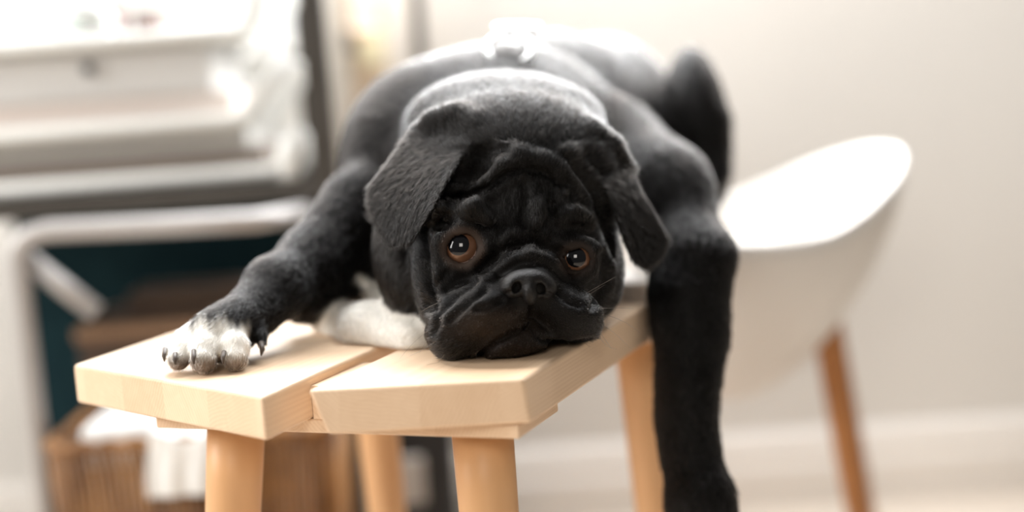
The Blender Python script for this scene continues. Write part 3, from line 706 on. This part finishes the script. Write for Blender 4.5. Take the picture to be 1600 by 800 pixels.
# wrinkles
px_, py_, dp_ = to_px(V); head = (dp_ < 1.02) & (px_ > 640) & (px_ < 960) & (py_ > 225) & ((N@BACK) < -0.1)
disp = np.zeros(len(V))
for pl, w, dep in STROKES:
    dist = np.full(head.sum(), 1e9)
    for a, b in zip(pl, pl[1:]):
        a = np.array(a, float); b = np.array(b, float); e = b-a; u_, v_ = px_[head], py_[head]
        t = np.clip(((u_-a[0])*e[0]+(v_-a[1])*e[1])/(e@e), 0, 1); dist = np.minimum(dist, np.hypot(u_-a[0]-t*e[0], v_-a[1]-t*e[1]))
    disp[head] -= dep*0.001*np.exp(-(dist/w)**2)
    disp[head] += dep*0.00035*np.exp(-((dist-w*2.2)/(w*1.1))**2)
earm = np.ones(len(V))
for p in PR:
    if p.kind == 'p':
        m_ = np.all((V > p.lo-0.01) & (V < p.hi+0.01), axis=1); earm[m_] = np.minimum(earm[m_], np.clip(sdf_prim(p, V[m_])/0.002-0.3, 0, 1))
disp *= earm
V = V+N*disp[:, None]; N = vnormals(V, Q)
print('mesh', len(V), time.time()-t0)
# paint: black coat, white toes and chest, lids
COAT = np.array([0.0040, 0.0034, 0.0030]); WHITE = np.array([0.66, 0.63, 0.57])
px_, py_, dp_ = to_px(V)
tip = np.clip((py_-550)/16, 0, 1)*(px_ < 450)  # toe tips darkened: shade on the paw front painted into the coat
tw = np.clip((TI-0.38)*5, 0, 1)*(1-0.85*tip)
tw *= np.where(px_ < 450, np.clip((py_-488-0.25*np.abs(px_-335)+6*np.sin(V[:, 0]*420+1)+4*np.sin(V[:, 2]*300+V[:, 0]*1500))/24, 0, 1), 1.0)
sd = np.abs((px_-562)*0.74-(py_-432)*0.67); tw = np.maximum(tw, np.clip((11-sd)/5, 0, 1)*(px_ > 556)*(px_ < 625)*(py_ > 428)*(dp_ > 1.0)*(dp_ < 1.2))
TIP_SHADE = np.array([0.10,0.055,0.028]); base_ = COAT[None]+(TIP_SHADE-COAT)[None]*(tip*np.clip((TI-0.38)*5,0,1)*0.8)[:, None]
COL = base_*(1-tw[:, None])+WHITE[None]*tw[:, None]
li_ = np.clip(1.5-1.5*np.hypot((px_-775)/95, (py_-508)/36), 0, 1)*(dp_ < 1.0); COL = COL*(1-li_[:, None])+np.array([0.017,0.011,0.007])[None]*li_[:, None]
ch_ = np.clip(1.6-1.6*np.hypot((px_-795)/70, (py_-545)/17), 0, 1)*(dp_ < 1.0); COL = COL*(1-ch_[:, None])+np.array([0.009,0.006,0.0045])[None]*ch_[:, None]
for c, r, (ra, rb), _ in EYES:
    e = np.hypot((px_-c[0])/(ra+6), (py_-c[1])/(rb+6)); m = np.clip((1.15-e)*4, 0, 1)*(dp_ < c[2]+0.01)*(0.40 if c[0] < 800 else 0.2)
    COL = COL*(1-m[:, None])+np.array([0.09,0.06,0.045])[None]*m[:, None]

pug = empty('pug', tuple(on_plane(820, 400, TOP)), 'black pug lying with its chin on the bench, one white-toed paw forward', 'dog')
pl_ = np.array(pug.location)
me = bpy.data.meshes.new('body'); me.vertices.add(len(V)); me.vertices.foreach_set('co', (V-pl_).astype(np.float32).ravel())
me.loops.add(len(Q)*4); me.loops.foreach_set('vertex_index', Q.astype(np.int32).ravel()); me.polygons.add(len(Q))
me.polygons.foreach_set('loop_start', np.arange(0, len(Q)*4, 4, dtype=np.int32)); me.update(calc_edges=True); me.validate()
me.polygons.foreach_set('use_smooth', [True]*len(me.polygons))
ca = me.color_attributes.new('coat', 'FLOAT_COLOR', 'POINT'); ca.data.foreach_set('color', np.concatenate([COL, np.ones((len(COL), 1))], 1).astype(np.float32).ravel())
body = bpy.data.objects.new('body', me); scn.collection.objects.link(body); body.parent = pug
m = mat('pug_skin', (0.01,0.01,0.01), 0.6, spec=0.12); at_ = m.node_tree.nodes.new('ShaderNodeAttribute'); at_.attribute_name = 'coat'
m.node_tree.links.new(at_.outputs['Color'], m.node_tree.nodes['Principled BSDF'].inputs['Base Color']); me.materials.append(m)

# --- fur
def make_fur(nh):
    tri = np.concatenate([Q[:, [0,1,2]], Q[:, [0,2,3]]]); a, b, c = V[tri[:, 0]], V[tri[:, 1]], V[tri[:, 2]]
    area = 0.5*np.linalg.norm(np.cross(b-a, c-a), axis=1); ctr = (a+b+c)/3
    u, v, d = to_px(ctr); fn = np.cross(b-a, c-a); fn /= np.linalg.norm(fn, axis=1)[:, None]+1e-12
    headm = (d < 1.10) & (u > 560) & (u < 1050)
    dens = np.where(headm, 3.2, 1.0)*np.where(u < 450, 2.6, 1.0)
    back = fn@BACK; dens *= np.where(back > 0.35, 0.25, 1.0)
    e = np.hypot((u-825)/43, (v-448)/33); dens *= np.where((e < 1.0) & (d < 0.93), 0.0, 1.0)
    for cc, r, (ra, rb), _ in EYES:
        e = np.hypot((u-cc[0])/(ra+4), (v-cc[1])/(rb+4)); dens *= np.where((e < 1.0) & (d < cc[2]+0.02), 0.0, 1.0)
    dens *= np.where((ctr[:, 2] < BTOP+0.0003) & (fn[:, 2] < -0.7), 0.0, 1.0)*np.where(ctr[:, 2] < 0.15, 0.0, 1.0)
    pr = area*dens; pr /= pr.sum(); f = RNG.choice(len(tri), nh, p=pr)
    r1 = np.sqrt(RNG.random(nh)); r2 = RNG.random(nh); w = np.stack([1-r1, r1*(1-r2), r1*r2], 1)[:, :, None]
    t3 = tri[f]; root = (V[t3]*w).sum(1); n = (N[t3]*w).sum(1); n /= np.linalg.norm(n, axis=1)[:, None]
    fl = (FL[t3]*w).sum(1); col = (COL[t3]*w).sum(1); u, v, d = u[f], v[f], d[f]
    # large slow disorder plus a little per hair
    wob = np.stack([np.sin(root@k1*95+p1) for k1, p1 in ((np.array([1,.3,.5]),0), (np.array([-.4,1,.6]),1.7), (np.array([.5,-.6,1]),3.1))], 1)
    fl = fl+wob*0.22+RNG.normal(0, 0.28, fl.shape); fl -= n*(fl*n).sum(1)[:, None]; fl /= np.linalg.norm(fl, axis=1)[:, None]+1e-9
    L = np.where((d < 1.10) & (u > 560) & (u < 1050), 0.0060, 0.0080)*RNG.uniform(0.65, 1.15, nh)
    muz = np.hypot((u-815)/120, (v-480)/80) < 1; L = np.where(muz & (d < 1.0), L*0.45, L)
    for cc, r, (ra, rb), _ in EYES: L = np.where(np.hypot(u-cc[0], v-cc[1]) < 48, L*0.5, L)
    L = np.where(u < 450, L*0.62, L)
    front = (np.hypot((u-805)/165, (v-400)/175) < 1) & (d < 1.02); L = np.where(front, L*0.72, L)
    jig = root + 0.0012*np.stack([np.sin(root@np.array(k)*900) for k in ((1,.7,.2), (.2,1,-.6), (-.5,.3,1))], 1)
    key = np.floor(jig/0.0026).astype(np.int64); key = (key[:, 0]*73856093) ^ (key[:, 1]*19349663) ^ (key[:, 2]*83492791)
    _, cid = np.unique(key, return_inverse=True); nc = cid.max()+1; cnt = np.bincount(cid, minlength=nc)
    mean = lambda A: np.stack([np.bincount(cid, A[:, c], nc)/cnt for c in range(3)], 1)[cid]
    croot, cfl, cn = mean(root), mean(fl), mean(n); cl = RNG.uniform(0.04, 0.34, nc)[cid]; cj = RNG.normal(0, 0.09, (nc, 3))[cid]
    fl = fl*0.45+cfl*0.55+cj; fl /= np.linalg.norm(fl, axis=1)[:, None]
    lift = ((cl*0.62+RNG.uniform(0.02, 0.14, nh))*np.where(front, 0.7, 1.0))[:, None]
    P = np.zeros((nh, 4, 3)); P[:, 0] = root-n*0.0003
    for i, (s, g) in enumerate(((0.33, 1.0), (0.66, 0.85), (1.0, 0.6)), 1): P[:, i] = root+L[:, None]*(fl*s*0.96+n*lift*s*g)
    v_, u_ = in_bench(root); inside = ((v_ < RB.x) & (root[:, 2] > TOP))[:, None]
    for i, g in ((1, 0.06), (2, 0.22), (3, 0.42)): P[:, i] += ((croot-root)-(n*((croot-root)*n).sum(1)[:, None]))*g
    P[..., 2] = np.where((P[..., 2] < BTOP+0.0002) & inside, BTOP+0.0002, P[..., 2])
    col *= RNG.uniform(0.7, 1.5, nh)[:, None]
    cu = bpy.data.hair_curves.new('fur'); cu.add_curves([4]*nh)
    cu.points.foreach_set('position', (P-pl_).astype(np.float32).ravel())
    rad = np.tile(np.array([0.000075, 0.000068, 0.00005, 0.000012]), (nh, 1))*np.where(headm[f] | (u < 450), 1.0, 1.9)[:, None]
    if 'radius' not in cu.attributes: cu.attributes.new('radius', 'FLOAT', 'POINT')
    cu.attributes['radius'].data.foreach_set('value', rad.astype(np.float32).ravel())
    c_ = cu.attributes.new('coat', 'FLOAT_COLOR', 'CURVE'); c_.data.foreach_set('color', np.concatenate([col, np.ones((nh, 1))], 1).astype(np.float32).ravel())
    m = bpy.data.materials.new('short_fur'); m.use_nodes = True; nt = m.node_tree; nt.nodes.clear()
    o = nt.nodes.new('ShaderNodeOutputMaterial'); h = nt.nodes.new('ShaderNodeBsdfHairPrincipled'); a = nt.nodes.new('ShaderNodeAttribute'); a.attribute_name = 'coat'
    h.parametrization = 'COLOR'; h.inputs['Roughness'].default_value = 0.23; h.inputs['Radial Roughness'].default_value = 0.5; h.inputs['IOR'].default_value = 1.37; h.inputs['Coat'].default_value = 0.0
    nt.links.new(a.outputs['Color'], h.inputs['Color']); nt.links.new(h.outputs[0], o.inputs[0]); cu.materials.append(m)
    ob = bpy.data.objects.new('fur', cu); scn.collection.objects.link(ob); ob.parent = pug; ob['kind'] = 'stuff'
    return ob
NH = 330000
if NH: make_fur(NH)
print('fur', time.time()-t0)

# --- eyes
mp_ = mat('pupil', (0.003,0.003,0.004), 0.05, spec=0.5); mi = noisy('iris', (0.17,0.082,0.045), (0.09,0.043,0.024), 60, rough=0.08); ms = mat('eye_rim_white', (0.60,0.42,0.36), 0.10)
for (c, r, (ra, rb), _), gz in zip(EYES, ((-8,-7),(-1,-3))):
    cen = atn(*c); R3 = r*c[2]/FPX; bm = bmesh.new()
    bmesh.ops.create_uvsphere(bm, u_segments=64, v_segments=48, radius=R3)
    front = Vector(CAM)-Vector(cen); gaze = (front.normalized() + Vector(RIGHT)*(gz[0]/r) + Vector(UPV)*(-gz[1]/r)).normalized()
    q = gaze.to_track_quat('Z', 'Y').to_matrix().to_4x4(); bm.transform(q)
    for f in bm.faces:
        an = f.calc_center_median().angle(gaze); f.material_index = 0 if an < radians(35) else (1 if an < radians(60) else 2)
    bm.transform(Matrix.Translation(Vector(cen)))
    obj('eye', bm, [mp_, mi, ms], pug, smooth=True)

# --- nose leather
nb = mat('nose_leather', (0.008,0.007,0.0065), 0.45, spec=0.22); nt = nb.node_tree; vo = nt.nodes.new('ShaderNodeTexVoronoi'); vo.inputs['Scale'].default_value = 1100
tc = nt.nodes.new('ShaderNodeTexCoord'); nt.links.new(tc.outputs['Object'], vo.inputs['Vector']); bp = nt.nodes.new('ShaderNodeBump'); bp.inputs['Strength'].default_value = 0.6; bp.inputs['Distance'].default_value = 0.0004
nt.links.new(vo.outputs['Distance'], bp.inputs['Height']); nt.links.new(bp.outputs[0], nt.nodes['Principled BSDF'].inputs['Normal'])
PR_all = PR; PR = []; SUBS = []
ND = -0.0015
ell((826,436,0.940+ND), (30,17), 0.012, k=0.004)
ell((803,447,0.939+ND), (23,20), 0.012, k=0.004, rot=20); ell((850,449,0.943+ND), (20,20), 0.012, k=0.004, rot=-20)
ell((828,455,0.936+ND), (13,22), 0.011, k=0.003)
nn = len(PR)
def nose_sdf(X):
    D = np.full(len(X), 1.0)
    for p in PR[:nn]:
        d = sdf_prim(p, X); k = p.k; h = np.maximum(k-np.abs(D-d), 0)/k; D = np.minimum(D, d)-h*h*k*0.25
    for p in PR[nn:]:
        d = -sdf_prim(p, X); k = 0.002; h = np.maximum(k-np.abs(D-d), 0)/k; D = np.maximum(D, d)+h*h*k*0.25
    return D
ell((807,449,0.929+ND), (7,9.5), 0.006, rot=-25); ell((845,451,0.933+ND), (6.5,9.5), 0.006, rot=25)
cap([(795,458,0.929+ND,3.5),(785,462,0.934+ND,2.5)]); cap([(857,459,0.934+ND,3.5),(866,463,0.940+ND,2.5)])
cap([(829,428,0.9265+ND,1.3),(828,450,0.9235+ND,1.8),(828,476,0.927+ND,1.8)])
_ev = eval_sdf
eval_sdf = nose_sdf
NV, NQ = surface_nets(0.0006)
eval_sdf = _ev; PR = PR_all
me = bpy.data.meshes.new('nose'); me.from_pydata((NV-pl_).tolist(), [], NQ.tolist()); me.polygons.foreach_set('use_smooth', [True]*len(me.polygons)); me.materials.append(nb)
no = bpy.data.objects.new('nose', me); scn.collection.objects.link(no); no.parent = pug

# --- claws and whiskers
cm = mat('dark_claw', (0.07,0.052,0.04), 0.5, spec=0.3)
for pts in ([(274,553,0.925,4),(273,562,0.919,3.4),(274,570,0.918,1.0)], [(303,548,0.920,4),(302,560,0.913,3.4),(303,569,0.911,1.0)],
            [(350,550,0.922,4),(348,560,0.915,3.4),(349,569,0.913,1.0)], [(258,545,0.940,4),(256,556,0.934,3.5),(257,565,0.932,1)], [(408,536,0.948,5),(410,546,0.943,4.2),(408,556,0.940,1)]):
    bm = bmesh.new(); tube(bm, [at(*q[:3]) for q in pts], [q[3]*q[2]/FPX for q in pts], 10); obj('claw', bm, cm, pug, smooth=True)
wm = mat('whisker', (0.22,0.19,0.16), 0.35)
WH = [((700,498,.925),(655,520,.93),(625,560,.935)), ((703,515,.92),(670,545,.92),(640,556,.92)), ((712,530,.92),(690,560,.91),(668,590,.90)), ((744,520,.915),(742,545,.905),(745,562,.90)),
      ((722,545,.92),(705,560,.915),(728,566,.905)), ((748,440,.93),(738,455,.925),(731,475,.92)), ((895,470,.945),(930,450,.935),(963,432,.93)), ((905,468,.945),(922,460,.94),(945,445,.935)),
      ((900,485,.945),(925,480,.94),(990,482,.935)), ((912,495,.95),(950,505,.94),(985,545,.93)), ((915,500,.955),(945,520,.94),(965,565,.93)), ((918,510,.96),(945,530,.945),(957,560,.935)),
      ((888,530,.95),(890,540,.94),(887,535,.935)), ((694,470,.935),(660,480,.95),(640,505,.955)), ((900,360,1.0),(925,368,.985),(938,395,.975)), ((915,350,1.0),(930,350,.985),(940,360,.98)), ((700,505,.93),(672,520,.93),(655,552,.93)), ((905,490,.95),(960,485,.935),(1000,520,.93))]
for a, b, c in WH:
    a, b, c = [np.array(at(q[0], q[1], q[2]-0.022 if q[2] > 0.915 else q[2])) for q in (a, b, c)]; pts = [a*(1-t)**2+2*b*t*(1-t)+c*t*t for t in np.linspace(0, 1, 9)]
    for q in pts: q[2] = max(q[2], TOP+0.001) if q[1] > 0.86 else q[2]
    bm = bmesh.new(); tube(bm, pts, [0.00014*(1-0.7*i/8) for i in range(9)], 5); obj('whisker', bm, wm, pug, smooth=True)

# --- collar ring and tag on the nape
col = empty('dog_collar', tuple(atn(800, 95, 1.22)), 'pale metal rings of a collar on the nape of the black pug', 'collar')
def torus(name, c, r1, r2, tilt, m):
    bm = bmesh.new(); c = at(*c); ax = Vector(RIGHT); up = (Vector(UPV)*cos(tilt)+Vector(BACK)*sin(tilt))
    tube(bm, [c+(ax*cos(2*pi*i/36)+up*sin(2*pi*i/36))*r1 for i in range(36)], r2, 10, closed=True); return obj(name, bm, m, col, smooth=True)
torus('d_ring', (796,77,1.15), 0.0180, 0.0026, 0.70, M['chrome'])
torus('tag_ring', (808,43,1.16), 0.0170, 0.0026, 1.35, M['chrome'])
bm = bmesh.new(); tube(bm, [at(828,56,1.172), at(829,66,1.175), at(830,84,1.18)], 0.004, 10); obj('strap_loop', bm, M['black_strap'], col, smooth=True)
